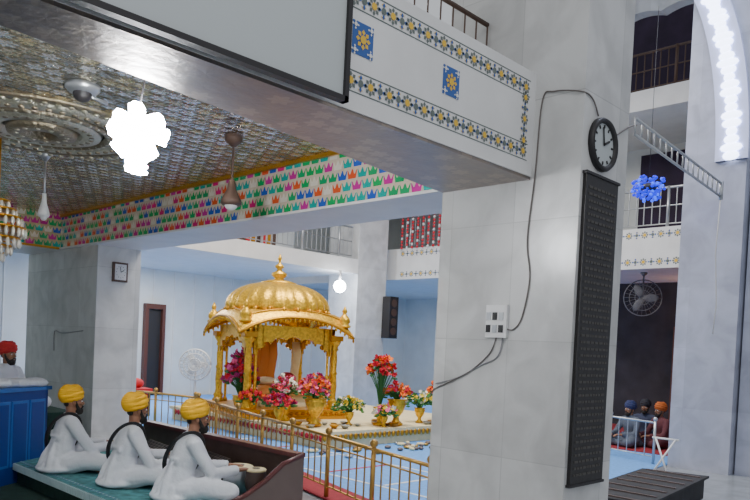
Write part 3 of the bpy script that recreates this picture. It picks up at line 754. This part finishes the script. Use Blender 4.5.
for k,(x,y,r,h,m) in enumerate([(0,.15,.13,.25,M_steel),(.0,-.12,.09,.26,M_wood)]):
    b=B(); b.lathe((x,y,0),[(r*.6,0),(r*1.05,h*.4),(r*1.1,h*.6),(r,h*.95),(r*.98,h)],m,20); b.lathe((x,y,h),[(r,-.02),(r*1.04,0),(r*.9,.008)],M_cream,20); disc(b,(x,y,h+.008),r*.4,.004,(0,0,1),M_dark,16)
    b.obj('drum_%d'%(k+1),e)
b=B(); xb=4.28
M_mar=mat('wood_maroon',(.10,.025,.025),.35)
b.box(xb,xb+.05,5.18,8.1,0,.70,M_wood); b.box(xb-.03,xb+.08,5.14,8.1,.70,.74,M_mar)
prof=[(xb,.72),(xb-.22,.66),(xb-.42,.52),(xb-.62,.42),(xb-.8,.36)]
vs=[];n=len(prof)
for x_,z_ in prof: vs+=[(x_,5.06,0),(x_,5.06,z_),(x_,5.10,0),(x_,5.10,z_)]
fs=[]
for i in range(n-1):
    o=4*i;q=o+4; fs+=[(o,q,q+1,o+1),(o+2,o+3,q+3,q+2),(o+1,q+1,q+3,o+3)]
fs+=[(0,1,3,2),(4*n-4,4*n-2,4*n-1,4*n-3)]
b.add(vs,fs,M_woodg); b.tube([(x_,5.08,z_+.01) for x_,z_ in prof],.025,M_mar,8)
b.obj('wooden_barrier')
b=B(); b.lathe((4.02,7.75,zp),[(.1,0),(.1,.02),(.02,.03)],M_dark,16); b.tube([(4.02,7.75,zp),(4.02,7.75,zp+.5),(3.85,7.65,zp+.62)],.01,M_dark,6); b.ell((3.82,7.63,zp+.63),(.03,.025,.025),M_steel); b.obj('microphone_stand')
M_bb=mat('booth_blue',(.012,.05,.28),.4); M_bb2=mat('booth_blue_light',(.03,.15,.5),.4)
b=B(); Mb=Matrix.Translation((3.25,8.4,0))@Matrix.Rotation(math.radians(35),4,'Z')
b.box(-1.2,0,0,.05,.12,1.10,M_bb,Mb); b.box(-.05,0,0,.7,.0,1.10,M_bb,Mb); b.box(-1.25,.03,-.03,.08,1.10,1.14,M_bb2,Mb); b.box(-.08,.03,-.03,.7,1.10,1.14,M_bb2,Mb)
for i in range(4): b.box(-.32-.3*i,-.05-.3*i,-.01,0,.3,1.0,M_bb2,Mb); b.box(-.33-.3*i+.03,-.08-.3*i,-.014,-.008,.33,.97,M_bb,Mb)
b.obj('blue_booth')
b=B(); b.box(2.2,4.1,9.6,11.6,0,.7,M_green); b.obj('reader_platform')
person('seated_reader',(3.35,10.12,.7),math.radians(-60),tc=mat('turban_red',(.6,.03,.03),.8),strap=False)
b=B()
for i in range(6): b.ell((2.55+.11*i,8.2+.04*i,1.18),(.14,.16,.05+.01*(i%2)),M_cloth,12,6)
b.obj('folded_cloth')
cl1=mat('cloth_maroon',(.12,.03,.04),.8);cl2=mat('cloth_greyblue',(.10,.12,.16),.8);cl3=mat('cloth_darkblue',(.04,.05,.1),.8)
for (x,y,rz,c1,t1) in [(14.0,6.45,160,cl2,mat('turban_navy',(.03,.04,.12),.8)),(14.4,6.0,150,cl1,mat('turban_orange',(.5,.12,.02),.8)),(15.0,6.6,190,cl3,mat('turban_black',(.02,.02,.03),.8)),(15.2,5.9,170,cl3,M_brown)]:
    person('seated_worshipper',(x,y,.03),math.radians(rz),cl=c1,tc=t1,strap=False,voxel=.02)
b=B(); railing(b,(12.0,5.1,.016),(12.9,7.6,.016),.7,.2,M_steel,.01,(.12,),5,5,.018); b.obj('steel_railing')
b=B(); M_black=mat('cloth_black',(.03,.03,.035),.8,noise=.3,nscale=6)
b.prism([(7.2,3.1),(9.6,3.4),(9.4,4.1),(7.0,3.8)],.02,.28,M_black); b.prism([(7.15,3.05),(9.65,3.36),(9.44,4.15),(6.95,3.84)],.28,.31,M_black)
for k in range(7):
    t=k/6; b.box(7.15+2.2*t,7.18+2.2*t,3.1+.27*t,3.8+.27*t,.31,.325,M_woodg)
for p in((7.2,3.15),(9.5,3.45)): b.tube([(p[0],p[1],0),(p[0],p[1],.3)],.03,M_wood)
b.obj('covered_bench')
b=B()
for s in(-1,1): b.tube([(10.6,4.4+s*.15,.02),(10.75,4.4-s*.15,.6)],.015,M_plastic,6)
b.tube([(10.75,4.2,.6),(10.75,4.6,.6)],.015,M_plastic,6); b.tube([(10.6,4.2,.05),(10.6,4.6,.05)],.015,M_plastic,6); b.obj('folding_book_stand')
# ---------------- lights ----------------
w=bpy.data.worlds.new('w'); sc.world=w; w.use_nodes=True
w.node_tree.nodes['Background'].inputs[0].default_value=(.90,.94,1,1); w.node_tree.nodes['Background'].inputs[1].default_value=.6
def area(name,loc,size,pw,col=(1,1,1),rot=(0,0,0)):
    l=bpy.data.lights.new(name,'AREA'); l.size=size; l.energy=pw; l.color=col
    o=bpy.data.objects.new(name,l); sc.collection.objects.link(o); o.location=loc; o.rotation_euler=rot
area('hall_fill',(9,9,8.5),4,850,(1,.94,.84))  # unseen area lights added as fill for hall, pillars and back wall
area('hall_fill',(9.5,17,3.75),2.5,230,(1,.98,.94))
area('hall_fill',(18.5,15,3.75),2,130,(1,.98,.94))
area('hall_fill',(9,3,9.5),3,260,(.70,.78,1))
area('hall_fill',(1,0,6.5),3,110,(1,.98,.95))
l=bpy.data.lights.new('warm_fill','POINT'); l.energy=15; l.color=(1,.5,.25); l.shadow_soft_size=.1; o=bpy.data.objects.new('warm_fill',l); sc.collection.objects.link(o); o.location=(17.8,6.8,2.9)  # unseen warm point light added to tint the dark recess
M_tube=mat('tube_glow',(.9,.95,1),.4,emit=60)
b=B(); b.tube([(13.2,14.45,H+1.75),(13.2,14.45,H+2.05)],.03,M_plastic); b.ell((13.2,14.45,H+1.62),.17,M_tube); b.obj('globe_lamp')
b=B(); b.box(6.5,7.3,14.5,14.58,H+1.95,H+2.05,M_plastic); b.tube([(6.5,14.48,H+1.92),(7.3,14.48,H+1.92)],.05,M_tube); b.obj('tube_light')
